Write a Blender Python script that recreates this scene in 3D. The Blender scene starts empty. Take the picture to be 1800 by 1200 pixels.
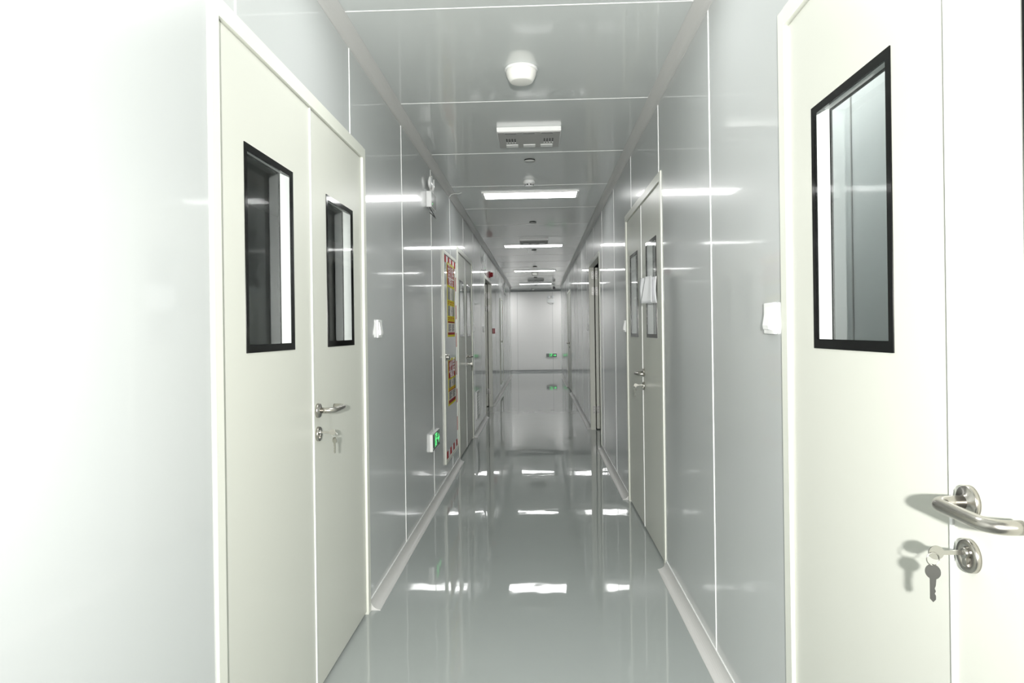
import bpy, bmesh, math, random
from mathutils import Vector, Matrix
random.seed(4)
PI = math.pi
scene = bpy.context.scene
COL = scene.collection

# ------------------------------------------------------------------ camera
FPX = 1200.0                                   # focal length in pixels of the 1800 px wide frame
EYE = 1.317
cam_data = bpy.data.cameras.new('camera')
cam_data.sensor_width = 36.0
cam_data.lens = FPX * 36.0 / 1800.0
cam_data.shift_y = -18.5 / 1800.0
cam_data.clip_start = 0.05
cam = bpy.data.objects.new('camera', cam_data)
COL.objects.link(cam)
YAW = math.atan(46 / FPX)
ROLL = 0.0135
cam.matrix_world = (Matrix.Translation((0, 0, EYE)) @ Matrix.Rotation(YAW, 4, 'Z')
                    @ Matrix.Rotation(PI / 2, 4, 'X') @ Matrix.Rotation(-ROLL, 4, 'Z'))
scene.camera = cam

# ------------------------------------------------------------------ view, world, flash
scene.view_settings.view_transform = 'Standard'
scene.view_settings.look = 'None'
scene.view_settings.gamma = 1.0
scene.view_settings.use_curve_mapping = False
scene.view_settings.exposure = 0.08

world = bpy.data.worlds.new('world')
scene.world = world
world.use_nodes = True
world.node_tree.nodes['Background'].inputs['Color'].default_value = (0.8, 0.9, 1.0, 1)
world.node_tree.nodes['Background'].inputs['Strength'].default_value = 0.05

fl = bpy.data.lights.new('camera_flash', 'SPOT')     # the camera flash, set back behind the camera to even out the walls
fl.energy = 740.0
fl.color = (1.0, 0.985, 0.955)
fl.shadow_soft_size = 0.03
fl.spot_size = math.radians(94)
fl.spot_blend = 1.0
flo = bpy.data.objects.new('camera_flash', fl)
flo.location = (0.0, -0.8, EYE + 0.14)
flo.rotation_euler = (PI / 2, 0, 0)
COL.objects.link(flo)
LAMP = 13.0                                           # radiance of the ceiling panels

# ------------------------------------------------------------------ dimensions
ZF = 0.018                   # top of the floor
XL, XR = -0.803, 0.675       # wall faces of the corridor
HC = 2.6                     # ceiling height
TH = 0.06                    # sandwich panel thickness
YB, YE, YF = -2.6, 20.05, 21.65
XO = 3.6
DW, DH = 1.51, 2.175         # door frame outside width and height


# ------------------------------------------------------------------ materials
def nm(name):
    m = bpy.data.materials.new(name)
    m.use_nodes = True
    return m, m.node_tree.nodes, m.node_tree.links, m.node_tree.nodes['Principled BSDF']


def mat(name, col, rough=0.5, metal=0.0, spec=0.5, coat=0.0, coat_rough=0.03, coat_ior=1.5, emit=None, estr=0.0,
        bump=0.0, bscale=(1, 1, 1), bdist=0.01, mottled=0.0, bdetail=1.0):
    m, N, K, p = nm(name)
    p.inputs['Base Color'].default_value = (*col, 1)
    p.inputs['Roughness'].default_value = rough
    p.inputs['Metallic'].default_value = metal
    p.inputs['Specular IOR Level'].default_value = spec
    p.inputs['Coat Weight'].default_value = coat
    p.inputs['Coat Roughness'].default_value = coat_rough
    p.inputs['Coat IOR'].default_value = coat_ior
    if emit:
        p.inputs['Emission Color'].default_value = (*emit, 1)
        p.inputs['Emission Strength'].default_value = estr
    tc = N.new('ShaderNodeTexCoord')
    mp = N.new('ShaderNodeMapping')
    mp.inputs['Scale'].default_value = bscale
    K.new(tc.outputs['Object'], mp.inputs['Vector'])
    if bump:
        nz = N.new('ShaderNodeTexNoise')
        nz.inputs['Scale'].default_value = 1.0
        nz.inputs['Detail'].default_value = bdetail
        K.new(mp.outputs['Vector'], nz.inputs['Vector'])
        b = N.new('ShaderNodeBump')
        b.inputs['Strength'].default_value = bump
        b.inputs['Distance'].default_value = bdist
        K.new(nz.outputs['Fac'], b.inputs['Height'])
        K.new(b.outputs['Normal'], p.inputs['Normal'])
        K.new(b.outputs['Normal'], p.inputs['Coat Normal'])
    if mottled:
        n2 = N.new('ShaderNodeTexNoise')
        n2.inputs['Scale'].default_value = 2.5
        n2.inputs['Detail'].default_value = 4
        K.new(tc.outputs['Object'], n2.inputs['Vector'])
        r = N.new('ShaderNodeMapRange')
        r.inputs['To Min'].default_value = 1 - mottled
        r.inputs['To Max'].default_value = 1 + mottled
        K.new(n2.outputs['Fac'], r.inputs['Value'])
        mx = N.new('ShaderNodeVectorMath')
        mx.operation = 'SCALE'
        mx.inputs[0].default_value = col
        K.new(r.outputs['Result'], mx.inputs['Scale'])
        K.new(mx.outputs['Vector'], p.inputs['Base Color'])
    return m


M = {}
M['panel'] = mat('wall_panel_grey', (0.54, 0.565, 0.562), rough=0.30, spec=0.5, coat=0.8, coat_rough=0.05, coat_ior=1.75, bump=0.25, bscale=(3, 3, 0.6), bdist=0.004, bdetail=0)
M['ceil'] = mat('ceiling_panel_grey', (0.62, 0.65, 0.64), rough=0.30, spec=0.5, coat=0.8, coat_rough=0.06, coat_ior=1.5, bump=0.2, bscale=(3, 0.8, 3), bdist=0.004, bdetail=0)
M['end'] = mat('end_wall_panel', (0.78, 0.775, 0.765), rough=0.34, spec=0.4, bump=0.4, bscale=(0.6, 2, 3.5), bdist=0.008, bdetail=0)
M['joint'] = mat('joint_sealant', (0.86, 0.87, 0.86), rough=0.45)
M['floor'] = mat('epoxy_floor', (0.35, 0.38, 0.37), rough=0.025, spec=0.5, bump=0.5, bscale=(3.2, 3.2, 3.2), bdist=0.002, mottled=0.03, bdetail=2)
M['cove'] = mat('cove_white', (0.60, 0.60, 0.585), rough=0.33)
M['cove_end'] = mat('cove_dark_reflection', (0.22, 0.23, 0.23), rough=0.25)  # same moulding as cove, its dark reflection put into the colour
M['door'] = mat('door_cream', (0.61, 0.622, 0.565), rough=0.34, spec=0.45)
M['frame'] = mat('door_frame_cream', (0.70, 0.715, 0.645), rough=0.35)
M['white'] = mat('white_plastic', (0.82, 0.83, 0.82), rough=0.35)
M['gloss'] = mat('glossy_white_plastic', (0.80, 0.81, 0.81), rough=0.12, coat=1.0)
M['offw'] = mat('dome_plastic', (0.80, 0.80, 0.76), rough=0.4)
M['lgrey'] = mat('light_grey_plastic', (0.55, 0.56, 0.55), rough=0.5)
M['grey'] = mat('unit_grey', (0.42, 0.42, 0.41), rough=0.5)
M['black'] = mat('black_glass_border', (0.003, 0.003, 0.003), rough=0.08, spec=0.3)
M['dark'] = mat('dark_gap', (0.012, 0.013, 0.013), rough=0.8)  # near-black; also serves as the shade under the door leaves
M['rubber'] = mat('black_plastic', (0.02, 0.02, 0.022), rough=0.3)
M['steel'] = mat('brushed_steel', (0.50, 0.48, 0.44), rough=0.26, metal=1.0, bump=0.1, bscale=(30, 30, 400), bdist=0.0005)
M['chrome'] = mat('bright_nickel', (0.56, 0.55, 0.51), rough=0.22, metal=1.0)
M['zinc'] = mat('hinge_zinc', (0.36, 0.36, 0.35), rough=0.4, metal=1.0)
M['red'] = mat('red_plastic', (0.28, 0.008, 0.014), rough=0.3)
M['tape_red'] = mat('tape_red', (0.40, 0.02, 0.02), rough=0.5, spec=0.12)
M['tape_white'] = mat('tape_white', (0.85, 0.85, 0.85), rough=0.35)
M['p_red'] = mat('poster_red', (0.27, 0.022, 0.022), rough=0.55, spec=0.12)
M['p_yel'] = mat('poster_yellow', (0.55, 0.50, 0.02), rough=0.55, spec=0.12)
M['p_white'] = mat('poster_white', (0.62, 0.60, 0.57), rough=0.5, spec=0.15)
M['p_grey'] = mat('poster_picture_grey', (0.30, 0.30, 0.27), rough=0.5, spec=0.15)
M['p_green'] = mat('poster_green', (0.06, 0.17, 0.07), rough=0.3)
M['ink'] = mat('poster_ink', (0.05, 0.045, 0.04), rough=0.4)
M['paper'] = mat('paper', (0.82, 0.83, 0.85), rough=0.7)
M['green'] = mat('exit_green', (0.05, 0.6, 0.15), rough=0.4, emit=(0.13, 0.95, 0.27), estr=0.85)
M['signface'] = mat('exit_sign_face', (0.10, 0.12, 0.11), rough=0.25)
M['led'] = mat('light_diffuser', (0.9, 0.9, 0.9), rough=0.5, emit=(1.0, 1.0, 0.985), estr=LAMP)
M['led_strong'] = mat('light_diffuser_strong', (0.9, 0.9, 0.9), rough=0.5, emit=(1.0, 0.99, 0.975), estr=LAMP * 2.1)  # boosted glow for the unseen cross corridor panels
M['lens'] = mat('lamp_lens', (0.75, 0.77, 0.78), rough=0.15)
M['roomw'] = mat('room_panel_white', (0.60, 0.62, 0.615), rough=0.4)
M['room'] = mat('room_wall_grey', (0.30, 0.31, 0.31), rough=0.5)


def glass_mat():
    m, N, K, p = nm('clear_glass')
    N.remove(p)
    out = N['Material Output']
    tr = N.new('ShaderNodeBsdfTransparent')
    tr.inputs['Color'].default_value = (0.975, 0.99, 0.985, 1)
    gl = N.new('ShaderNodeBsdfGlossy')
    gl.inputs['Roughness'].default_value = 0.03
    fr = N.new('ShaderNodeFresnel')
    fr.inputs['IOR'].default_value = 1.5
    ge = N.new('ShaderNodeNewGeometry')
    sub = N.new('ShaderNodeMath'); sub.operation = 'SUBTRACT'; sub.inputs[0].default_value = 1.0
    mul = N.new('ShaderNodeMath'); mul.operation = 'MULTIPLY'
    K.new(ge.outputs['Backfacing'], sub.inputs[1])
    K.new(fr.outputs['Fac'], mul.inputs[0])
    K.new(sub.outputs[0], mul.inputs[1])
    mx = N.new('ShaderNodeMixShader')
    K.new(mul.outputs[0], mx.inputs['Fac'])
    K.new(tr.outputs[0], mx.inputs[1])
    K.new(gl.outputs[0], mx.inputs[2])
    K.new(mx.outputs[0], out.inputs['Surface'])
    return m


M['glass'] = glass_mat()


# ------------------------------------------------------------------ mesh builder
class MB:
    def __init__(self):
        self.bm = bmesh.new()
        self.mats = []

    def mi(self, key):
        m = M[key]
        if m not in self.mats:
            self.mats.append(m)
        return self.mats.index(m)

    def face(self, pts, key, smooth=False):
        vs = [self.bm.verts.new(p) for p in pts]
        f = self.bm.faces.new(vs)
        f.material_index = self.mi(key)
        f.smooth = smooth
        return f

    def box(self, x0, x1, y0, y1, z0, z1, key, bevel=0.0, seg=2):
        x0, x1 = min(x0, x1), max(x0, x1)
        y0, y1 = min(y0, y1), max(y0, y1)
        z0, z1 = min(z0, z1), max(z0, z1)
        v = [self.bm.verts.new(p) for p in
             [(x0, y0, z0), (x1, y0, z0), (x1, y1, z0), (x0, y1, z0),
              (x0, y0, z1), (x1, y0, z1), (x1, y1, z1), (x0, y1, z1)]]
        k = self.mi(key)
        fs = []
        for idx in [(3, 2, 1, 0), (4, 5, 6, 7), (0, 1, 5, 4), (1, 2, 6, 5), (2, 3, 7, 6), (3, 0, 4, 7)]:
            f = self.bm.faces.new([v[i] for i in idx])
            f.material_index = k
            fs.append(f)
        if bevel > 0:
            es = list({e for f in fs for e in f.edges})
            r = bmesh.ops.bevel(self.bm, geom=es, offset=bevel, segments=seg, profile=0.5, affect='EDGES')
            for f in r['faces']:
                f.material_index = k
                f.smooth = True
        return self

    def prism(self, poly, axis, a, b, key, smooth=False):
        """poly: 2D outline, extruded along axis ('x','y','z') from a to b."""
        def P(p, t):
            if axis == 'x': return (t, p[0], p[1])
            if axis == 'y': return (p[0], t, p[1])
            return (p[0], p[1], t)
        k = self.mi(key)
        A = [self.bm.verts.new(P(p, a)) for p in poly]
        B = [self.bm.verts.new(P(p, b)) for p in poly]
        n = len(poly)
        fs = [self.bm.faces.new(A), self.bm.faces.new(B[::-1])]
        for i in range(n):
            f = self.bm.faces.new([A[i], B[i], B[(i + 1) % n], A[(i + 1) % n]])
            f.smooth = smooth
            fs.append(f)
        for f in fs:
            f.material_index = k
        bmesh.ops.recalc_face_normals(self.bm, faces=fs)
        return self

    def lathe(self, prof, origin, axis, key, n=32, smooth=True, sx=1.0):
        """prof: list of (radius, distance along axis)."""
        axis = Vector(axis).normalized()
        ref = Vector((0, 0, 1)) if abs(axis.z) < 0.9 else Vector((1, 0, 0))
        u = axis.cross(ref).normalized()
        v = axis.cross(u).normalized()
        o = Vector(origin)
        k = self.mi(key)
        rings = []
        for r, t in prof:
            if r < 1e-6:
                rings.append([self.bm.verts.new(o + axis * t)])
            else:
                rings.append([self.bm.verts.new(o + axis * t + u * (r * sx * math.cos(2 * PI * i / n)) + v * (r * math.sin(2 * PI * i / n)))
                              for i in range(n)])
        fs = []
        for a, b in zip(rings, rings[1:]):
            for i in range(n):
                j = (i + 1) % n
                if len(a) == 1 and len(b) == 1:
                    continue
                if len(a) == 1:
                    f = self.bm.faces.new([a[0], b[i], b[j]])
                elif len(b) == 1:
                    f = self.bm.faces.new([a[i], b[0], a[j]])
                else:
                    f = self.bm.faces.new([a[i], b[i], b[j], a[j]])
                f.smooth = smooth
                f.material_index = k
                fs.append(f)
        for rg in (rings[0], rings[-1]):
            if len(rg) > 1:
                f = self.bm.faces.new(rg)
                f.material_index = k
                fs.append(f)
        bmesh.ops.recalc_face_normals(self.bm, faces=fs)
        return self

    def tube(self, pts, r, key, n=12, closed=False, cap=True):
        pts = [Vector(p) for p in pts]
        k = self.mi(key)
        rings = []
        prev = None
        m = len(pts)
        for i, p in enumerate(pts):
            if closed:
                t = (pts[(i + 1) % m] - pts[i - 1]).normalized()
            elif i == 0:
                t = (pts[1] - pts[0]).normalized()
            elif i == m - 1:
                t = (pts[-1] - pts[-2]).normalized()
            else:
                t = (pts[i + 1] - pts[i - 1]).normalized()
            if prev is None:
                ref = Vector((0, 0, 1)) if abs(t.z) < 0.9 else Vector((1, 0, 0))
                u = t.cross(ref).normalized()
            else:
                u = (prev - t * prev.dot(t)).normalized()
            prev = u
            v = t.cross(u)
            rr = r[i] if isinstance(r, (list, tuple)) else r
            rings.append([self.bm.verts.new(p + u * (rr * math.cos(2 * PI * j / n)) + v * (rr * math.sin(2 * PI * j / n))) for j in range(n)])
        fs = []
        pairs = list(zip(rings, rings[1:]))
        if closed:
            pairs.append((rings[-1], rings[0]))
        for a, b in pairs:
            for j in range(n):
                f = self.bm.faces.new([a[j], b[j], b[(j + 1) % n], a[(j + 1) % n]])
                f.smooth = True
                f.material_index = k
                fs.append(f)
        if cap and not closed:
            for rg in (rings[0], rings[-1]):
                f = self.bm.faces.new(rg)
                f.material_index = k
                fs.append(f)
        bmesh.ops.recalc_face_normals(self.bm, faces=fs)
        return self

    def text(self, body, x, z, y, size, key, depth=0.0006, sx=1.0, weight=0.0):
        """lettering standing on the plane y, facing -y, centred on (x, z)."""
        cu = bpy.data.curves.new('t', 'FONT')
        cu.body = body
        cu.size = size
        cu.align_x = 'CENTER'
        cu.align_y = 'CENTER'
        cu.extrude = depth / 2
        cu.offset = weight
        o = bpy.data.objects.new('t', cu)
        COL.objects.link(o)
        dg = bpy.context.evaluated_depsgraph_get()
        me = bpy.data.meshes.new_from_object(o.evaluated_get(dg))
        me.transform(Matrix.Translation((x, y, z)) @ Matrix.Diagonal((sx, 1, 1, 1)) @ Matrix.Rotation(PI / 2, 4, 'X'))
        n0 = len(self.bm.faces)
        self.bm.from_mesh(me)
        self.bm.faces.ensure_lookup_table()
        k = self.mi(key)
        for f in self.bm.faces[n0:]:
            f.material_index = k
        bpy.data.objects.remove(o)
        bpy.data.curves.remove(cu)
        bpy.data.meshes.remove(me)
        return self

    def build(self, name, parent=None, **props):
        me = bpy.data.meshes.new(name)
        self.bm.to_mesh(me)
        self.bm.free()
        for m in self.mats:
            me.materials.append(m)
        o = bpy.data.objects.new(name, me)
        COL.objects.link(o)
        if parent:
            o.parent = parent
        for k, v in props.items():
            o[k] = v
        return o


def empty(name, loc=(0, 0, 0), rz=0.0, **props):
    o = bpy.data.objects.new(name, None)
    o.empty_display_size = 0.05
    COL.objects.link(o)
    o.location = loc
    o.rotation_euler = (0, 0, rz)
    for k, v in props.items():
        o[k] = v
    return o


def copy_tree(o, parent=None):
    c = o.copy()
    COL.objects.link(c)
    if parent:
        c.parent = parent
    for ch in list(o.children):
        copy_tree(ch, c)
    return c


def on_wall(side, y, z=0.0):
    """location and turn of something standing on a wall face; local -y points into the corridor"""
    if side == 'left': return (XL, y, z), PI / 2
    if side == 'right': return (XR, y, z), -PI / 2
    return (y, YF, z), 0.0            # end wall, y is then the x position


def arc(cx, cz, r, a0, a1, n):
    return [(cx + r * math.cos(a0 + (a1 - a0) * i / n), cz + r * math.sin(a0 + (a1 - a0) * i / n)) for i in range(n + 1)]


# ------------------------------------------------------------------ door positions (centres along the corridor)
D1, D2, D3, D4, D5 = 2.41, 1.152, 4.475, 7.57, 14.85
OL, OR = 11.05, 8.21
left_doors = [D1, D4, OL]
right_doors = [D2, D3, OR, D5]
HW = DW / 2 - 0.02                  # the wall stops behind the frame


# ------------------------------------------------------------------ setting
def side_wall(name, X, out, doors, seams, blocks=()):
    b = MB()
    xs = (X, X + out * TH)
    ys = [YB]
    for d in sorted(doors):
        ys += [d - HW, d + HW]
    ys.append(YE)
    for i in range(0, len(ys), 2):
        b.box(xs[0], xs[1], ys[i], ys[i + 1], 0, HC, 'panel')
    for d in doors:
        b.box(xs[0], xs[1], d - HW, d + HW, DH - 0.02, HC, 'panel')
    for s in seams:
        z0, z1 = 0.0, HC
        parts = [(z0, z1)]
        for d in doors:
            if abs(s - d) < DW / 2 + 0.004:
                parts = [(DH, z1)]
        for (a, c, lo, hi) in blocks:
            if a < s < c:
                parts = [(z0, lo), (hi, z1)]
        for lo, hi in parts:
            b.box(X - out * 0.0022, X + out * 0.002, s - 0.003, s + 0.003, lo + 0.05 if lo == 0 else lo, hi - (0.05 if hi == HC else 0), 'joint')
    return b.build(name, kind='structure')


CAB = (6.205, 0.455, 0.19, 2.015)      # fire cabinet: centre, half width, bottom, top
side_wall('wall_left', XL, -1, left_doors, [0.69 + 1.1185 * k for k in range(-2, 18) if k != -0.1], [(CAB[0] - CAB[1], CAB[0] + CAB[1], CAB[2], CAB[3])])
side_wall('wall_right', XR, 1, right_doors, [1.567 + 1.111 * k for k in range(-3, 17)])

b = MB()
b.box(-XO, XO, YB - 0.1, YF + 0.1, -0.1, ZF, 'floor')
b.build('floor', kind='structure')
b = MB()
b.box(-XO, XO, YB - 0.1, YF + 0.1, HC, HC + 0.1, 'ceil')
for k in range(-4, 17):
    y = 2.70 + 1.1095 * k
    if y < YE - 0.1:
        b.box(XL + 0.045, XR - 0.045, y - 0.003, y + 0.003, HC - 0.0015, HC + 0.002, 'joint')
b.box(-XO, XO, YE + 0.004, YE + 0.010, HC - 0.0015, HC + 0.002, 'joint')
b.build('ceiling', kind='structure')

# cross corridor at the far end
b = MB()
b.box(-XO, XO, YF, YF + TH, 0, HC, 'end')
for x in (-3.0, -1.9, -0.65, 0.462, 1.56, 2.66):
    b.box(x - 0.004, x + 0.004, YF - 0.0008, YF + 0.002, 0.05, HC - 0.05, 'grey')
b.build('wall_end', kind='structure')
b = MB(); b.box(-XO, XL - TH, YE - TH, YE, 0, HC, 'panel'); b.build('wall_cross_left', kind='structure')
b = MB(); b.box(XR + TH, XO, YE - TH, YE, 0, HC, 'panel'); b.build('wall_cross_right', kind='structure')
b = MB(); b.box(-XO - TH, -XO, YE - TH, YF + TH, 0, HC, 'panel'); b.box(-2.9, -2.84, YB, YE - TH, 0, HC, 'panel'); b.build('wall_outer_left', kind='structure')
b = MB(); b.box(XO, XO + TH, YE - TH, YF + TH, 0, HC, 'panel'); b.box(1.65, 1.71, YB, YE - TH, 0, HC, 'panel'); b.box(1.25, 1.31, YB, 3.4, 0, HC, 'roomw')
for k in range(4):
    b.box(1.246, 1.254, -0.1 + 0.95 * k, -0.092 + 0.95 * k, 0, HC, 'grey')
b.box(XR + TH, 1.65, 3.4, 3.46, 0, HC, 'panel'); b.build('wall_outer_right', kind='structure')  # divider added to keep the side room light off the next door
b = MB(); b.box(-XO, XO, YB - 0.1, YB, 0, HC, 'panel'); b.build('wall_back', kind='structure')

# cove mouldings: concave quarter profiles
K = 0.05
def cove_poly(x, out, z, up, k):
    """profile in (x, z); out = +1 when the corridor lies on the +x side, up = +1 for the floor, -1 for the ceiling"""
    lip = 0.003
    pts = [(x, z), (x + out * k, z), (x + out * k, z + up * lip)]
    cx, cz, r = x + out * k, z + up * k, k - lip
    for i in range(1, 9):
        a = PI / 2 * i / 9
        pts.append((cx - out * r * math.sin(a), cz - up * r * math.cos(a)))
    pts += [(x + out * lip, z + up * k), (x, z + up * k)]
    return pts


b = MB(); b.prism(cove_poly(XL, 1, HC, -1, K), 'y', YB, YE - 0.02, 'cove'); b.build('trim_1', kind='structure')
b = MB(); b.prism(cove_poly(XR, -1, HC, -1, K), 'y', YB, YE - 0.02, 'cove'); b.build('trim_2', kind='structure')
b = MB(); b.prism([(YF - (p[0] - 0), p[1]) for p in cove_poly(0, 1, HC, -1, K)], 'x', -XO, XO, 'cove_end'); b.build('trim_3', kind='structure')
b = MB(); b.prism([(YF - p[0], p[1]) for p in cove_poly(0, 1, ZF, 1, 0.06)], 'x', -XO, XO, 'cove_end'); b.build('baseboard_end', kind='structure')


def skirting(side, doors):
    X, out = (XL, 1) if side == 'left' else (XR, -1)
    ys = [YB]
    for d in sorted(doors):
        ys += [d - DW / 2 - 0.004, d + DW / 2 + 0.004]
    ys.append(YE - 0.02)
    for i in range(0, len(ys), 2):
        b = MB()
        b.prism(cove_poly(X, out, ZF, 1, 0.048), 'y', ys[i], ys[i + 1], 'cove')
        # thin bead where the moulding meets the wall
        b.box(X, X + out * 0.004, ys[i], ys[i + 1], ZF + 0.048, ZF + 0.051, 'joint')
        b.build('baseboard_' + side, kind='structure')


skirting('left', left_doors)
skirting('right', right_doors)


# ------------------------------------------------------------------ doors
LEAF_TOP = 2.126


def lever_points():
    p = [(0, -0.008, 0), (0, -0.035, 0)]
    for i in range(1, 7):
        a = PI / 2 * i / 6
        p.append((0.024 - 0.024 * math.cos(a), -0.035 - 0.024 * math.sin(a), 0))
    p.append((0.115, -0.059, 0))
    for i in range(1, 7):
        a = PI / 2 * i / 6
        p.append((0.115 + 0.026 * math.sin(a), -0.033 - 0.026 * math.cos(a), 0))
    p.append((0.141, -0.018, 0))
    return p


def handle_mesh(parent, x, z, yf):
    b = MB()
    b.lathe([(0.0265, 0), (0.0265, 0.007), (0.025, 0.009), (0.012, 0.009), (0.012, 0.012), (0, 0.012)], (x, yf, z), (0, -1, 0), 'steel', n=40)
    b.tube([(x + p[0], yf + p[1], z + p[2]) for p in lever_points()], 0.0104, 'steel', n=18)
    return b.build('door_handle', parent, label='brushed steel lever handle')


def lock_mesh(parent, x, z, yf):
    b = MB()
    b.lathe([(0.0265, 0), (0.0265, 0.007), (0.025, 0.009), (0.013, 0.009), (0.013, 0.006), (0, 0.006)], (x, yf, z), (0, -1, 0), 'steel', n=40)
    b.lathe([(0.0085, 0.0), (0.0085, 0.0125), (0.0075, 0.0135), (0, 0.0135)], (x, yf, z + 0.005), (0, -1, 0), 'chrome', n=24)
    b.box(x - 0.0045, x + 0.0045, yf - 0.0125, yf, z - 0.016, z + 0.002, 'chrome', bevel=0.0015)
    return b.build('lock', parent, label='round steel lock rosette')


def leaf(root, x0, x1, window, handle_x=None, zb=0.034):
    yf, yb = 0.004, 0.050
    b = MB()
    if window:
        wc = window
        a0, a1, c0, c1 = wc - 0.1875, wc + 0.1875, 1.265, 1.852
        b.box(x0, a0, yf, yb, zb, LEAF_TOP - 0.004, 'door')
        b.box(a1, x1, yf, yb, zb, LEAF_TOP - 0.004, 'door')
        b.box(a0, a1, yf, yb, zb, c0, 'door')
        b.box(a0, a1, yf, yb, c1, LEAF_TOP - 0.004, 'door')
    else:
        b.box(x0, x1, yf, yb, zb, LEAF_TOP - 0.004, 'door')
    lf = b.build('door_leaf', root)
    if window:
        # printed black borders, two panes
        for nme, y0, y1, w in (('window_border', yf - 0.0022, yf + 0.004, 0.018), ('rear_window_border', yb - 0.004, yb + 0.001, 0.006)):
            q = MB()
            q.box(a0, a0 + w, y0, y1, c0, c1, 'black')
            q.box(a1 - w, a1, y0, y1, c0, c1, 'black')
            q.box(a0 + w, a1 - w, y0, y1, c0, c0 + w * 1.25, 'black')
            q.box(a0 + w, a1 - w, y0, y1, c1 - w * 1.1, c1, 'black')
            q.build(nme, lf, label='black window border')
            g = MB()
            g.box(a0 + w, a1 - w, y0 + 0.0005, y1 - 0.001, c0 + w * 1.25, c1 - w * 1.1, 'glass')
            g.build('window_pane' if nme == 'window_border' else 'rear_window_pane', lf, label='clear window glass')
        q = MB()       # white lining of the opening between the panes
        t = 0.003
        q.box(a0, a0 + t, yf + 0.005, yb - 0.005, c0, c1, 'white')
        q.box(a1 - t, a1, yf + 0.005, yb - 0.005, c0, c1, 'white')
        q.box(a0 + t, a1 - t, yf + 0.005, yb - 0.005, c0, c0 + t, 'white')
        q.box(a0 + t, a1 - t, yf + 0.005, yb - 0.005, c1 - t, c1, 'white')
        q.build('window_lining', lf, label='white window lining')
    if handle_x is not None:
        handle_mesh(lf, handle_x, 1.037, yf)
        lock_mesh(lf, handle_x, 0.952, yf)
    return lf


def door_frame(root, deep=TH):
    b = MB()
    p, w = -0.006, 0.045
    h = DW / 2
    for s in (-1, 1):
        b.box(s * h, s * (h - w), p, deep, ZF, DH, 'frame', bevel=0.0015, seg=1)
    b.box(-(h - w), h - w, p, deep, LEAF_TOP, DH, 'frame')
    return b


def frame_obj(root):
    f = door_frame(root).build('door_frame', root)
    # thin shadow gap over the leaves
    return f


def closed_door(idx, side, yc, label, windows=True):
    loc, rz = on_wall(side, yc)
    r = empty('door_%d' % idx, loc, rz, kind='structure', label=label, category='door')
    frame_obj(r)
    xe = DW / 2 - 0.045 - 0.002
    leaf(r, -xe, -0.0015, -0.365 if windows else None)
    leaf(r, 0.0015, xe, 0.365 if windows else None, handle_x=0.047)
    b = MB()
    b.box(-0.004, 0.004, 0.0005, 0.0039, 0.034, LEAF_TOP - 0.004, 'joint')
    b.build('meeting_strip', r, label='pale strip between the two leaves')
    b = MB()
    b.box(-xe, xe, 0.020, 0.045, ZF, 0.0335, 'dark')  # dark box put in for the shade of the gap below
    b.build('gap_shade', r, label='dark strip standing in for the shade under the leaves')
    return r


closed_door(1, 'left', D1, 'cream double door with two black edged windows, nearest on the left wall')
closed_door(2, 'right', D2, 'cream double door with black edged window, nearest on the right wall')
closed_door(3, 'right', D3, 'cream double door with white papers taped over one window')
closed_door(4, 'left', D4, 'cream double door just beyond the red and yellow fire cabinet')
closed_door(5, 'right', D5, 'plain double door without windows far down the right wall', windows=False)


def hinge(parent, z, yj, yl):
    """butt hinge seen open: one plate on the jamb, one on the leaf edge; plates face -x local"""
    b = MB()
    x = 0.0
    return b


def open_door(idx, side, yc, label, hz):
    loc, rz = on_wall(side, yc)
    r = empty('door_%d' % idx, loc, rz, kind='structure', label=label, category='door')
    frame_obj(r)
    # the far jamb is on the local +x side for the left wall and -x for the right wall
    s = 1 if side == 'left' else -1
    h = DW / 2 - 0.045
    for t in (s, -s):
        y0, y1 = TH + 0.013, TH + 0.057
        b = MB()
        b.box(t * (h - 0.004), t * (h + 0.70), y0, y1, 0.03, LEAF_TOP, 'frame', bevel=0.002, seg=1)
        lf = b.build('door_leaf', r, label='leaf folded back into the dark room')
        for z in hz:
            q = MB()
            fx = t * (h - 0.004)
            q.box(fx, fx - t * 0.003, TH - 0.034, TH - 0.004, z - 0.05, z + 0.05, 'zinc')
            q.box(fx, fx - t * 0.003, y0 + 0.004, y0 + 0.034, z - 0.05, z + 0.05, 'zinc')
            q.lathe([(0.007, -0.052), (0.007, 0.052)], (fx - t * 0.004, TH + 0.007, z), (0, 0, 1), 'zinc', n=12)
            for dy in (TH - 0.019, y0 + 0.019):
                for dz in (-0.033, 0, 0.033):
                    q.lathe([(0.0045, 0.003), (0.0045, 0.0042), (0, 0.0042)], (fx, dy, z + dz), (-t, 0, 0), 'dark', n=8)
            q.build('hinge', lf, label='steel butt hinge')
    return r


open_door(6, 'left', OL, 'open doorway with steel hinges far down the left wall', (1.93, 1.71, 0.28))
open_door(7, 'right', OR, 'open doorway with steel hinges beyond the papered double door', (2.03, 1.82, 0.28))


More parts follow.
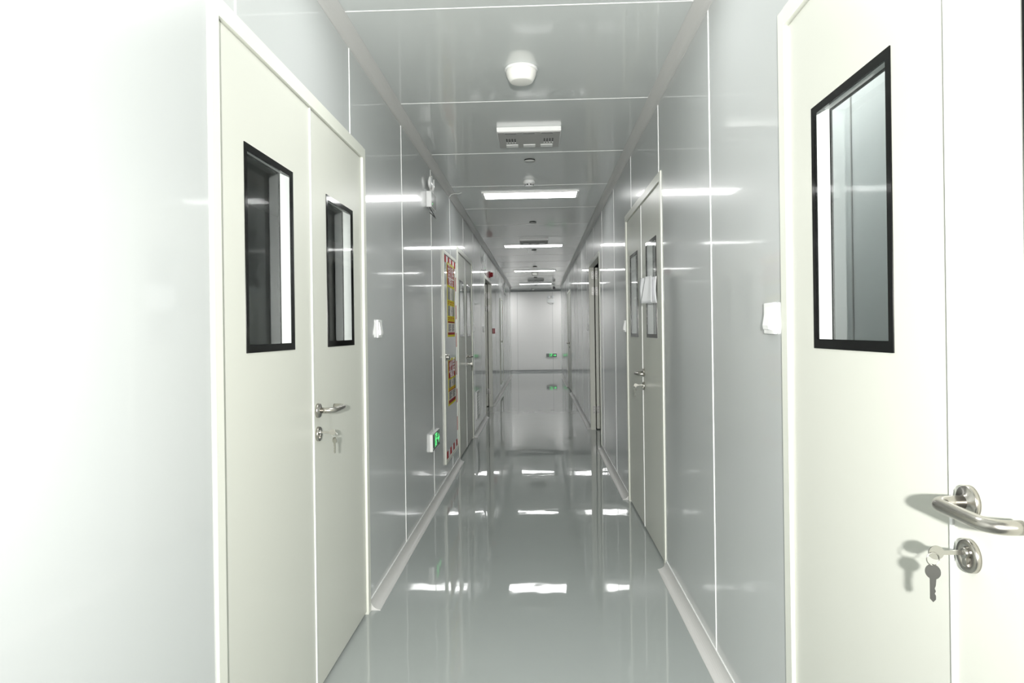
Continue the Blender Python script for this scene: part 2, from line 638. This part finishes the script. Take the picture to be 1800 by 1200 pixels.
# ------------------------------------------------------------------ keys hanging in the locks
def make_keys():
    r = empty('key_set')
    b = MB()                                       # key in the lock: blade + bow, pointing out along -y
    b.box(-0.001, 0.001, -0.030, 0.006, -0.003, 0.004, 'chrome')
    b.prism([(-0.030 - 0.011 + 0.012 * math.cos(a), 0.0005 + 0.011 * math.sin(a)) for a in [2 * PI * i / 20 for i in range(20)]], 'x', -0.0012, 0.0012, 'chrome')
    b.build('key', r, label='key pushed into the lock')
    b = MB()
    b.tube([(0.002, -0.047 + 0.010 * math.cos(2 * PI * i / 20), -0.009 + 0.010 * math.sin(2 * PI * i / 20)) for i in range(20)], 0.0009, 'chrome', n=6, closed=True)
    b.build('key_ring', r)
    b = MB()
    out = [(0.011 * math.cos(a), -0.029 + 0.012 * math.sin(a)) for a in [-PI / 2 + 0.42 + (2 * PI - 0.84) * i / 18 for i in range(19)]]
    out = out + [(-0.0045, -0.062), (-0.0045, -0.072), (0.0, -0.077), (0.0038, -0.072), (0.0038, -0.066), (0.0022, -0.063), (0.0038, -0.059), (0.0022, -0.055), (0.0038, -0.050)]
    b.prism([(p[0], p[1]) for p in out], 'y', -0.001, 0.001, 'chrome')
    b.bm.transform(Matrix.Translation((0.002, -0.0475, 0)) @ Matrix.Rotation(math.radians(58), 4, 'Z'))
    b.build('key', r, label='spare key dangling from the ring')
    return r


kp = make_keys()
first = True
for side, yc, lab in (('left', D1, 'two silver keys hanging in the lock of the nearest left door'),
                      ('right', D2, 'two silver keys hanging in the lock of the nearest right door'),
                      ('right', D3, 'two silver keys in the lock of the door with taped papers'),
                      ('left', D4, 'two silver keys in the lock beside the fire cabinet')):
    k = kp if first else copy_tree(kp)
    first = False
    loc, rz = on_wall(side, yc)
    off = Matrix.Rotation(rz, 4, 'Z') @ Vector((0.047, 0.004 - 0.0135, 0.957))
    k.location = Vector(loc) + off
    k.rotation_euler = (0, 0, rz)
    k['label'] = lab
    k['category'] = 'keys'
    k['group'] = 'keys left in the door locks'


# ------------------------------------------------------------------ papers on the right door
def sheet(name, pts_fn, w, h, label, loc, nu=10, nv=8, th=0.0006):
    b = MB()
    g = [[[None] * (nv + 1) for _ in range(nu + 1)] for _ in range(2)]
    for s in (0, 1):
        for i in range(nu + 1):
            for j in range(nv + 1):
                x, y, z = pts_fn(i / nu, j / nv)
                g[s][i][j] = b.bm.verts.new((x, y + (th if s else 0), z))
    k = b.mi('paper')
    fs = []
    for s in (0, 1):
        for i in range(nu):
            for j in range(nv):
                q = [g[s][i][j], g[s][i + 1][j], g[s][i + 1][j + 1], g[s][i][j + 1]]
                f = b.bm.faces.new(q if s == 0 else q[::-1]); f.smooth = True; fs.append(f)
    ring = [(i, 0) for i in range(nu)] + [(nu, j) for j in range(nv)] + [(i, nv) for i in range(nu, 0, -1)] + [(0, j) for j in range(nv, 0, -1)]
    for a, c in zip(ring, ring[1:] + ring[:1]):
        fs.append(b.bm.faces.new([g[0][a[0]][a[1]], g[1][a[0]][a[1]], g[1][c[0]][c[1]], g[0][c[0]][c[1]]]))
    for f in fs: f.material_index = k
    bmesh.ops.recalc_face_normals(b.bm, faces=fs)
    o = b.build(name)
    o['label'] = label; o['category'] = 'paper'; o['group'] = 'papers taped to the right door window'
    o.location = loc; o.rotation_euler = (0, 0, -PI / 2)
    return o


def paper_a(u, v):      # local x: left (far) to right (near); stands off at the far side
    x = -0.105 + 0.21 * u
    y = -0.004 - 0.062 * (1 - u) ** 1.3 - 0.006 * math.sin(v * PI)
    return (x, y, -0.075 + 0.15 * v + 0.004 * (1 - u))
def paper_b(u, v):      # creased second sheet, its lower corner lifted
    x = 0.0 + 0.105 * u - 0.055 * (1 - v) * (1 - u)
    y = -0.026 - 0.018 * (1 - u) - 0.020 * (1 - v) * (1 - u) - 0.012 * abs(u - 0.55)
    return (x, y, -0.070 + 0.150 * v)
sheet('paper_sheet', paper_a, 0.21, 0.15, 'larger white paper curling off the right door window', (XR, 3.985, 1.540))
sheet('paper_sheet', paper_b, 0.1, 0.15, 'smaller creased white paper overlapping the larger sheet', (XR - 0.002, 3.985, 1.540))


# ------------------------------------------------------------------ ceiling fittings
def make_light(dif='led'):
    r = empty('ceiling_light')
    b = MB()
    w, d = 0.45, 0.155
    f = 0.02
    b.box(-w, w, -d, -d + f, -0.012, 0.0, 'white')
    b.box(-w, w, d - f, d, -0.012, 0.0, 'white')
    b.box(-w, -w + f, -d + f, d - f, -0.012, 0.0, 'white')
    b.box(w - f, w, -d + f, d - f, -0.012, 0.0, 'white')
    b.build('light_frame', r)
    b = MB(); b.box(-w + f, w - f, -d + f, d - f, -0.009, -0.002, dif); b.build('diffuser', r, label='glowing white diffuser')
    return r


lp = make_light()
lpb = None
for i, (x, y, rz, lab) in enumerate([
        (-0.056, 6.43, 0, 'rectangular ceiling light panel nearest in view, largest glowing strip'),
        (-0.056, 10.28, 0, 'rectangular ceiling light panel just beyond the second vent unit, second in view'),
        (-0.056, 14.58, 0, 'rectangular ceiling light panel in front of the far dome, third in view'),
        (-0.056, 18.62, 0, 'rectangular ceiling light panel farthest in view, above the far end'),
        (-0.056, 2.30, 0, 'rectangular ceiling light panel overhead, just above the frame'),
        (-0.056, -1.80, 0, 'rectangular ceiling light panel behind the viewpoint, before the nearest doors'),
        (0.99, 2.80, PI / 2, 'unseen ceiling light panel added inside the side room behind the right wall doors'),  # added to brighten the view through the nearest right window
        (-1.32, 20.85, 0, 'unseen ceiling light panel added in the left arm of the cross corridor'),  # this panel and the next are added to brighten the end wall
        (1.19, 20.85, 0, 'unseen ceiling light panel added in the right arm of the cross corridor')]):
    if y > 20:
        lpb = o = copy_tree(lpb) if lpb else make_light('led_strong')
    else:
        o = lp if i == 0 else copy_tree(lp)
    o.location = (x, y, HC)
    o.rotation_euler = (0, 0, rz)
    o['label'] = lab
    o['category'] = 'ceiling light'
    o['group'] = 'ceiling light panels'


def make_dome():
    r = empty('ceiling_dome')
    b = MB()
    b.lathe([(0.080, 0), (0.080, 0.010), (0.077, 0.013), (0.072, 0.013)], (0, 0, 0), (0, 0, -1), 'white', n=48)
    b.build('mounting_ring', r)
    b = MB()
    b.lathe([(0.074, 0.010), (0.074, 0.022), (0.072, 0.034), (0.066, 0.050), (0.058, 0.063), (0.054, 0.067), (0.050, 0.068), (0, 0.068)], (0, 0, 0), (0, 0, -1), 'offw', n=48)
    b.build('dome_cover', r, label='off white tapered cover with flat bottom')
    return r


dp = make_dome()
for i, (x, y, lab) in enumerate([(-0.066, 3.34, 'large round off white dome on the ceiling nearest the camera'),
                                 (-0.057, 14.98, 'round dome on the ceiling behind the third light panel')]):
    o = dp if i == 0 else copy_tree(dp)
    o.location = (x, y, HC); o['label'] = lab; o['category'] = 'ceiling dome'; o['group'] = 'round ceiling domes'


def make_vent():
    r = empty('ceiling_vent_unit')
    w, d, t = 0.203, 0.185, 0.030
    b = MB()
    b.box(-w, w, -d, d, -t, 0, 'white', bevel=0.003)
    b.build('housing', r)
    b = MB()
    b.box(-w + 0.005, w - 0.005, -d + 0.004, d - 0.004, -t - 0.006, -t + 0.001, 'grey', bevel=0.002)
    g = b.build('face_plate', r, label='grey plate with slots')
    for k, x in enumerate((-0.115, 0.0, 0.115)):
        b = MB()
        b.box(x - 0.040, x + 0.040, -0.165, -0.118, -t - 0.0075, -t - 0.0055, 'grey')
        b.box(x - 0.036, x + 0.036, -0.165, -0.155, -t - 0.0085, -t - 0.0070, 'rubber')
        b.build('slot_recess', g)
        b = MB()
        b.box(x - 0.040, x + 0.040, 0.095, 0.155, -t - 0.010, -t - 0.005, 'white', bevel=0.002)
        b.build('white_tab', g, label='pale rectangular tab')
    for x0 in (-0.150, 0.095):
        for j in range(4):
            b = MB()
            b.box(x0 + 0.018 * j, x0 + 0.018 * j + 0.008, -0.04, 0.035, -t - 0.008, -t - 0.0055, 'rubber')
            b.box(x0 + 0.018 * j, x0 + 0.018 * j + 0.008, 0.035, 0.055, -t - 0.010, -t - 0.0055, 'white')
            b.build('louver', g, label='narrow slot with a white end')
    return r


vp = make_vent()
for i, (y, lab) in enumerate([(4.475, 'square slotted vent unit on the ceiling behind the large dome'),
                              (9.68, 'square vent unit on the ceiling before the second light panel'),
                              (17.25, 'square vent unit on the ceiling before the farthest light panel')]):
    o = vp if i == 0 else copy_tree(vp)
    o.location = (-0.042, y, HC); o['label'] = lab; o['category'] = 'ceiling vent'; o['group'] = 'square ceiling vent units'


def make_sprinkler():
    r = empty('sprinkler_cap')
    b = MB(); b.lathe([(0.041, 0), (0.041, 0.003), (0.036, 0.0045)], (0, 0, 0), (0, 0, -1), 'dark', n=32); b.build('recess_ring', r, label='dark ring gap')
    b = MB(); b.lathe([(0.0, 0.008), (0.040, 0.008), (0.042, 0.0095), (0.041, 0.012), (0, 0.0125)], (0, 0, 0), (0, 0, -1), 'lgrey', n=32); b.build('cover_disc', r)
    return r


sp = make_sprinkler()
for i, (y, lab) in enumerate([(5.13, 'small grey disc on the ceiling between the nearest vent unit and the smoke detector'),
                              (8.07, 'small grey disc on the ceiling between the first light panel and second vent unit'),
                              (10.85, 'small grey disc on the ceiling just past the second light panel'),
                              (13.64, 'small grey disc on the ceiling just before the third light panel'),
                              (16.45, 'small grey disc on the ceiling hidden beyond the far dome'),
                              (19.28, 'small grey disc on the ceiling past the farthest light panel')]):
    o = sp if i == 0 else copy_tree(sp)
    o.location = (-0.047, y, HC); o['label'] = lab; o['category'] = 'sprinkler'; o['group'] = 'sprinkler discs along the ceiling'


def make_smoke():
    r = empty('smoke_detector')
    b = MB(); b.lathe([(0.050, 0), (0.050, 0.022), (0.047, 0.027), (0.040, 0.029)], (0, 0, 0), (0, 0, -1), 'white', n=40); b.build('detector_base', r)
    b = MB()
    b.lathe([(0.036, 0.027), (0.036, 0.046), (0.033, 0.050), (0.020, 0.053), (0, 0.053)], (0, 0, 0), (0, 0, -1), 'white', n=40)
    hd = b.build('sensor_head', r)
    for k in range(8):
        a = 2 * PI * (k + 0.5) / 8
        b = MB()
        c, s = math.cos(a), math.sin(a)
        pts = []
        for (t, rr) in ((-0.010, 0.030), (0.010, 0.030), (0.010, 0.0368), (-0.010, 0.0368)):
            pts.append((rr * c - t * s, rr * s + t * c))
        b.prism(pts, 'z', -0.045, -0.036, 'rubber')
        b.build('air_slot', hd, label='dark air slot')
    return r


so = make_smoke()
for i, (x, y, lab) in enumerate([(-0.06, 5.83, 'white round smoke detector just before the nearest light panel'),
                                 (-0.14, 20.75, 'tiny round smoke detector over the far cross corridor')]):
    o = so if i == 0 else copy_tree(so)
    o.location = (x, y, HC); o['label'] = lab; o['category'] = 'smoke detector'; o['group'] = 'smoke detectors'

# bullet security camera by the far end
r = empty('security_camera', (0.445, 18.95, HC), 0.0, label='dark bullet security camera hanging from the ceiling at the far end', category='security camera')
b = MB(); b.lathe([(0.045, 0), (0.045, 0.012), (0.02, 0.016), (0.014, 0.03), (0.014, 0.085)], (0, 0.04, 0), (0, 0, -1), 'white', n=24); b.build('mounting_bracket', r, label='white bracket')
b = MB(); b.lathe([(0.0, 0.06), (0.040, 0.055), (0.046, 0.04), (0.046, -0.085), (0.040, -0.09)], (0, 0.02, -0.115), (0, 1, 0), 'grey', n=28)
b.box(-0.05, 0.05, -0.10, 0.03, -0.072, -0.064, 'grey', bevel=0.003)
b.build('camera_body', r)
b = MB(); b.lathe([(0.041, 0.088), (0.041, 0.092), (0.03, 0.094), (0.0, 0.096)], (0, 0.02, -0.115), (0, -1, 0), 'rubber', n=28); b.build('camera_lens', r, label='black lens glass')

# loose white wires
b = MB()
b.tube([(XL + 0.006, 6.22, 2.545), (XL + 0.02, 6.24, 2.575), (XL + 0.05, 6.27, 2.588), (XL + 0.085, 6.28, 2.588), (XL + 0.115, 6.27, 2.597)], 0.0025, 'white', n=8)
b.build('wire', label='short white wire bent over the left ceiling moulding', category='wire')
b = MB()
b.tube([(-0.16, 10.62, 2.598), (-0.155, 10.60, 2.575), (-0.135, 10.58, 2.555), (-0.125, 10.57, 2.530)], 0.003, 'white', n=8)
b.build('wire', label='short white wire end hanging beside the second light panel', category='wire')


# ------------------------------------------------------------------ wall fittings
def make_switch():
    r = empty('light_switch')
    b = MB(); b.box(-0.043, 0.043, -0.011, 0, -0.045, 0.045, 'white', bevel=0.003); b.build('switch_plate', r)
    b = MB()
    prof = [(-0.010, 0.033), (-0.0125, 0.033), (-0.021, -0.020), (-0.019, -0.031), (-0.010, -0.033)]
    b.prism(prof, 'x', -0.024, 0.024, 'white'); b.build('rocker', r)
    return r


sw = make_switch()
for i, (side, y, z, lab) in enumerate([
        ('left', 3.40, 1.337, 'white rocker switch on the left wall beside the nearest door'),
        ('right', 1.995, 1.343, 'large white rocker switch on the right wall beside the nearest door'),
        ('right', 5.29, 1.343, 'white switch on the right wall just beyond the papered door'),
        ('right', 9.27, 1.352, 'white switch on the right wall just past the open doorway'),
        ('left', 8.42, 1.352, 'white switch on the left wall just past the door after the fire cabinet'),
        ('left', 9.95, 1.345, 'white switch on the left wall just before the open doorway')]):
    o = sw if i == 0 else copy_tree(sw)
    loc, rz = on_wall(side, y, z)
    o.location = loc; o.rotation_euler = (0, 0, rz)
    o['label'] = lab; o['category'] = 'light switch'; o['group'] = 'white wall switches'


def make_emergency():
    r = empty('emergency_light')
    b = MB(); b.box(-0.113, 0.113, -0.040, 0, -0.058, 0.058, 'gloss', bevel=0.004)
    b.box(-0.030, 0.030, -0.034, -0.008, 0.056, 0.074, 'white', bevel=0.004)
    bx = b.build('battery_box', r)
    b = MB(); b.lathe([(0.004, 0), (0.004, 0.0015), (0, 0.0015)], (-0.07, -0.040, -0.03), (0, -1, 0), 'green', n=10); b.build('indicator', bx, label='tiny green indicator')
    for s in (-1, 1):
        b = MB()
        b.tube([(s * 0.012, -0.020, 0.068), (s * 0.035, -0.018, 0.090), (s * 0.055, -0.016, 0.115)], 0.006, 'white', n=8)
        b.lathe([(0.0, 0.0), (0.030, 0.002), (0.045, 0.009), (0.048, 0.018), (0.047, 0.021), (0.042, 0.022)], (s * 0.062, -0.012, 0.132), (s * 0.10, -1, -0.1), 'white', n=28)
        hd = b.build('lamp_head', r)
        b = MB()
        b.lathe([(0.042, 0.021), (0.030, 0.025), (0.0, 0.027)], (s * 0.062, -0.012, 0.132), (s * 0.10, -1, -0.1), 'lens', n=28)
        b.build('lamp_lens', hd, label='clear round lens')
    b = MB()
    b.tube([(-0.09, -0.02, -0.058), (-0.06, -0.035, -0.085), (0.0, -0.045, -0.112), (0.06, -0.045, -0.118), (0.085, -0.03, -0.100), (0.07, -0.01, -0.08), (0.03, -0.004, -0.075)], 0.003, 'rubber', n=8)
    b.build('power_cord', r, label='thin dark cord loop')
    return r


em = make_emergency()
for i, (side, y, z, lab) in enumerate([
        ('left', 5.06, 2.288, 'white twin head emergency light high on the left wall, nearest and largest'),
        ('left', 10.0, 2.265, 'white emergency light on the left wall before the open doorway'),
        ('left', 16.0, 2.27, 'small white emergency light on the left wall near the far end'),
        ('end', 0.409, 2.25, 'twin head emergency light on the far end wall')]):
    o = em if i == 0 else copy_tree(em)
    loc, rz = on_wall(side, y, z)
    o.location = loc; o.rotation_euler = (0, 0, rz)
    o['label'] = lab; o['category'] = 'emergency light'; o['group'] = 'twin head emergency lights'


def make_exit():
    r = empty('exit_sign')
    b = MB(); b.box(-0.172, 0.172, -0.022, 0, -0.064, 0.064, 'white', bevel=0.002); b.build('sign_case', r)
    b = MB(); b.box(-0.165, 0.166, -0.0235, -0.021, -0.058, 0.058, 'signface'); fc = b.build('sign_face', r, label='dark glass front')
    y0, y1 = -0.0247, -0.0232
    # running figure in a doorway
    b = MB()
    cx = -0.005
    def seg(p, q, w):
        p, q = Vector((p[0], p[1])), Vector((q[0], q[1]))
        d = (q - p).normalized(); n = Vector((-d.y, d.x)) * w / 2
        b.prism([tuple(p + n), tuple(q + n), tuple(q - n), tuple(p - n)], 'y', y0, y1, 'green')
    seg((cx - 0.055, -0.045), (cx - 0.055, 0.047), 0.008)
    seg((cx - 0.059, 0.047), (cx + 0.040, 0.047), 0.008)
    seg((cx + 0.036, 0.047), (cx + 0.036, 0.020), 0.008)
    b.prism([(cx + 0.008 + 0.0095 * math.cos(2 * PI * i / 14), 0.031 + 0.0095 * math.sin(2 * PI * i / 14)) for i in range(14)], 'y', y0, y1, 'green')
    seg((cx + 0.002, 0.020), (cx - 0.008, -0.012), 0.016)
    seg((cx, 0.016), (cx + 0.024, 0.004), 0.006)
    seg((cx + 0.024, 0.004), (cx + 0.034, 0.012), 0.006)
    seg((cx, 0.017), (cx - 0.022, 0.014), 0.006)
    seg((cx - 0.022, 0.014), (cx - 0.030, 0.000), 0.006)
    seg((cx - 0.006, -0.008), (cx + 0.018, -0.020), 0.008)
    seg((cx + 0.018, -0.020), (cx + 0.014, -0.044), 0.007)
    seg((cx - 0.009, -0.010), (cx - 0.020, -0.030), 0.008)
    seg((cx - 0.020, -0.030), (cx - 0.042, -0.034), 0.007)
    b.build('running_figure', fc, label='green running figure in a doorway')
    b = MB()
    b.prism([(0.062, -0.009), (0.108, -0.009), (0.108, -0.036), (0.150, 0.0), (0.108, 0.036), (0.108, 0.009), (0.062, 0.009)], 'y', y0, y1, 'green')
    b.build('arrow', fc, label='green arrow pointing right')
    b = MB()
    for dz in (-0.050, -0.043):
        b.box(-0.155, -0.142, y0, y1, dz, dz + 0.004, 'tape_white')
    b.build('indicator', fc)
    return r


ex = make_exit()
for i, (side, y, z, lab) in enumerate([
        ('left', 5.135, 0.503, 'green running figure exit sign low on the left wall'),
        ('end', 0.412, 0.53, 'green exit sign low on the far end wall')]):
    o = ex if i == 0 else copy_tree(ex)
    loc, rz = on_wall(side, y, z)
    o.location = loc; o.rotation_euler = (0, 0, rz)
    o['label'] = lab; o['category'] = 'exit sign'; o['group'] = 'green exit signs'

# air grille low on the left wall
loc, rz = on_wall('left', 8.87, 0.365)
r = empty('air_grille', loc, rz, label='white louvred air grille low on the left wall before the open doorway', category='air grille')
b = MB()
gw, gh = 0.21, 0.175
for s in (-1, 1):
    b.box(s * gw, s * (gw - 0.028), -0.014, 0, -gh, gh, 'white', bevel=0.002, seg=1)
    b.box(-gw + 0.028, gw - 0.028, -0.014, 0, s * gh, s * (gh - 0.025), 'white')
b.build('grille_frame', r)
b = MB(); b.box(-gw + 0.028, gw - 0.028, -0.003, 0, -gh + 0.025, gh - 0.025, 'grey'); b.build('backing', r)
for k in range(8):
    z = -gh + 0.045 + k * 0.0375
    b = MB()
    b.prism([(-0.012, z - 0.010), (-0.010, z - 0.011), (-0.003, z + 0.009), (-0.004, z + 0.011)], 'x', -gw + 0.028, gw - 0.028, 'white')
    b.build('slat', r)

# alarm sounder and call point by the left open doorway
loc, rz = on_wall('left', 11.40, 2.262)
r = empty('alarm_sounder', loc, rz, label='red fire alarm sounder above the left open doorway', category='fire alarm')
b = MB(); b.box(-0.045, 0.045, -0.020, 0, -0.055, 0.055, 'red', bevel=0.008); b.build('base', r)
b = MB(); b.lathe([(0.040, 0.015), (0.040, 0.045), (0.034, 0.058), (0.018, 0.064), (0, 0.064)], (0, 0, 0), (0, -1, 0), 'red', n=28); b.build('horn_cover', r)
loc, rz = on_wall('left', 12.03, 1.32)
r = empty('call_point', loc, rz, label='small red manual call point on the left wall past the open doorway', category='fire call point')
b = MB(); b.box(-0.044, 0.044, -0.045, 0, -0.046, 0.046, 'red', bevel=0.006); b.build('case', r)
b = MB(); b.box(-0.026, 0.026, -0.048, -0.044, -0.026, 0.026, 'tape_white', bevel=0.001); b.build('press_plate', r, label='white press plate')


# ------------------------------------------------------------------ fire cabinets
def poster(parent, x0, x1, zt, zb, big, small, upper):
    H = zt - zb
    y = -0.0085
    b = MB()
    b.box(x0, x1, y, -0.007, zb, zt, 'p_yel')
    def R(fa, fb, key, xa=0.03, xb=0.97, lift=1):
        b.box(x0 + (x1 - x0) * xa, x0 + (x1 - x0) * xb, y - 0.0005 * lift, y + 0.0001, zt - H * fb, zt - H * fa, key)
    if upper:
        R(0.035, 0.30, 'p_red'); pics = [(0.33, 0.50), (0.58, 0.715)]; caps = [(0.515, 0.57), (0.73, 0.78)]; R(0.79, 0.81, 'p_red'); R(0.815, 0.94, 'p_white'); R(0.94, 0.972, 'p_red'); tw = (0.83, 0.93)
        t1, t2, tl, s1, s2 = 0.130, 0.253, 0.205, 0.155, 0.085
    else:
        R(0.05, 0.42, 'p_red'); pics = [(0.45, 0.62)]; caps = [(0.63, 0.675)]; R(0.68, 0.70, 'p_red'); R(0.70, 0.885, 'p_white'); R(0.885, 0.955, 'p_red'); tw = (0.72, 0.87)
        t1, t2, tl, s1, s2 = 0.175, 0.350, 0.275, 0.150, 0.070
    W = x1 - x0
    xm = (x0 + x1) / 2
    b.text(big, xm, zt - H * t1, y - 0.0014, s1, 'tape_white', sx=0.9)
    b.box(x0 + W * 0.10, x0 + W * 0.90, y - 0.0012, y, zt - H * tl - 0.002, zt - H * tl + 0.002, 'tape_white')
    b.text(small, xm, zt - H * t2, y - 0.0014, s2, 'tape_white', sx=0.95)
    q = MB()
    for (fa, fb) in pics:
        for k in range(3):
            xa = x0 + W * (0.05 + 0.305 * k); xb = xa + W * 0.285
            za, zz = zt - H * fa, zt - H * fb
            q.box(xa, xb, y - 0.0012, y - 0.0002, zz, za, 'p_grey' if k % 2 == 0 else 'p_white')
            hh = za - zz
            mid = (xa + xb) / 2
            ck = 'p_green' if (upper and fa < 0.4 and k > 0) else 'ink'
            # little figures: head, body, stretched arm and legs
            q.prism([(mid + 0.010 * math.cos(2 * PI * i / 10), za - hh * 0.22 + 0.010 * math.sin(2 * PI * i / 10)) for i in range(10)], 'y', y - 0.0016, y - 0.0011, ck)
            lean = (-0.02, 0.015, 0.03)[k]
            q.prism([(mid - 0.014, za - hh * 0.32), (mid + 0.014, za - hh * 0.32), (mid + 0.012 + lean, za - hh * 0.66), (mid - 0.012 + lean, za - hh * 0.66)], 'y', y - 0.0016, y - 0.0011, ck)
            q.prism([(mid - 0.012 + lean, za - hh * 0.64), (mid - 0.002 + lean, za - hh * 0.64), (mid - 0.022, za - hh * 0.95), (mid - 0.032, za - hh * 0.95)], 'y', y - 0.0016, y - 0.0011, ck)
            q.prism([(mid + 0.002 + lean, za - hh * 0.64), (mid + 0.012 + lean, za - hh * 0.64), (mid + 0.034, za - hh * 0.95), (mid + 0.024, za - hh * 0.95)], 'y', y - 0.0016, y - 0.0011, ck)
            q.prism([(mid + 0.008, za - hh * 0.36), (mid + 0.05, za - hh * (0.42 + 0.1 * k)), (mid + 0.05, za - hh * (0.48 + 0.1 * k)), (mid + 0.006, za - hh * 0.44)], 'y', y - 0.0016, y - 0.0011, ck)
    p_ = q; q = b
    for (fa, fb) in caps:
        for k in range(3):
            xa = x0 + W * (0.07 + 0.305 * k)
            q.box(xa, xa + W * 0.22, y - 0.0012, y, zt - H * (fa + 0.35 * (fb - fa)), zt - H * (fa + 0.15 * (fb - fa)), 'tape_red')
            q.box(xa, xa + W * 0.15, y - 0.0012, y, zt - H * (fa + 0.85 * (fb - fa)), zt - H * (fa + 0.65 * (fb - fa)), 'tape_red')
    n = 6
    for k in range(n):
        f = tw[0] + (tw[1] - tw[0]) * (k + 0.3) / n
        ln = (0.80, 0.7, 0.78, 0.5, 0.74, 0.6)[k]
        q.box(x0 + W * 0.10, x0 + W * (0.10 + ln * 0.45), y - 0.0012, y, zt - H * f - 0.0035, zt - H * f + 0.0035, 'ink')
        q.box(x0 + W * 0.58, x0 + W * (0.58 + ln * 0.4), y - 0.0012, y, zt - H * f - 0.0035, zt - H * f + 0.0035, 'ink')
    ps = b.build('instruction_poster', parent, label='yellow and red instruction poster headed ' + big)
    p_.build('picture_row', ps, label='small step by step pictures')
    return ps


def fire_cabinet(yc, label, full):
    loc, rz = on_wall('left', yc, CAB[2])
    h = CAB[3] - CAB[2]
    w = CAB[1]
    r = empty('fire_cabinet', loc, rz, label=label, category='fire cabinet', group='fire cabinets on the left wall')
    b = MB()
    fw = 0.028
    for s in (-1, 1):
        b.box(s * w, s * (w - fw), -0.014, 0, 0, h, 'frame', bevel=0.0015, seg=1)
        b.box(-w + fw, w - fw, -0.014, 0, (0 if s < 0 else h - fw), (fw if s < 0 else h), 'frame')
    b.build('cabinet_frame', r)
    b = MB()
    b.box(-w + fw + 0.003, w - fw - 0.003, -0.007, 0, fw + 0.003, h - fw - 0.003, 'panel')
    d = b.build('cabinet_door', r)
    # round cam lock
    b = MB()
    kx, kz = -w + 0.075, 1.10 - CAB[2]
    b.lathe([(0.032, 0), (0.032, 0.004), (0.026, 0.008), (0.024, 0.020), (0.028, 0.028), (0.024, 0.036), (0, 0.038)], (kx, -0.007, kz), (0, -1, 0), 'chrome', n=28)
    b.build('knob', d, label='round chrome knob')
    # red and white warning tape
    t = 0.036
    xi = w - fw - 0.004
    ya, yb_ = -0.0078, -0.0068
    b = MB()
    n = 13
    for s in (-1, 1):
        if s < 0 and not full: continue
        for k in range(n):
            z0 = fw + 0.01 + (h - 2 * fw - 0.02) * k / n
            z1 = fw + 0.01 + (h - 2 * fw - 0.02) * (k + 1) / n
            if not full and not (k == 11): continue
            b.box(s * xi, s * (xi - t), ya, yb_, z0, z1, 'tape_red' if (k % 2 == (0 if s < 0 else 1)) else 'tape_white')
    if full:
        for (z0, z1, ph) in ((fw + 0.006, fw + 0.066, 0), (h - fw - 0.066, h - fw - 0.006, 1)):
            m = 7
            for k in range(m):
                x0 = -xi + t + (2 * (xi - t)) * k / m
                x1 = -xi + t + (2 * (xi - t)) * (k + 1) / m
                b.box(x0, x1, ya - 0.0003, yb_, z0, z1, 'tape_red' if k % 2 == 0 else 'tape_white')
    b.build('warning_tape', d, label='red and white striped tape')
    if full:
        poster(d, -0.225, 0.285, 1.935 - CAB[2] - 0.0, 1.272 - CAB[2], '消火栓', '使用方法', True)
        poster(d, -0.225, 0.285, 1.078 - CAB[2], 0.660 - CAB[2], '灭火器', '使用方法', False)
    return r


fire_cabinet(CAB[0], 'tall flush fire cabinet with striped tape and yellow instruction posters', True)
fire_cabinet(14.86, 'far flush cabinet on the left wall with one red tape mark', False)
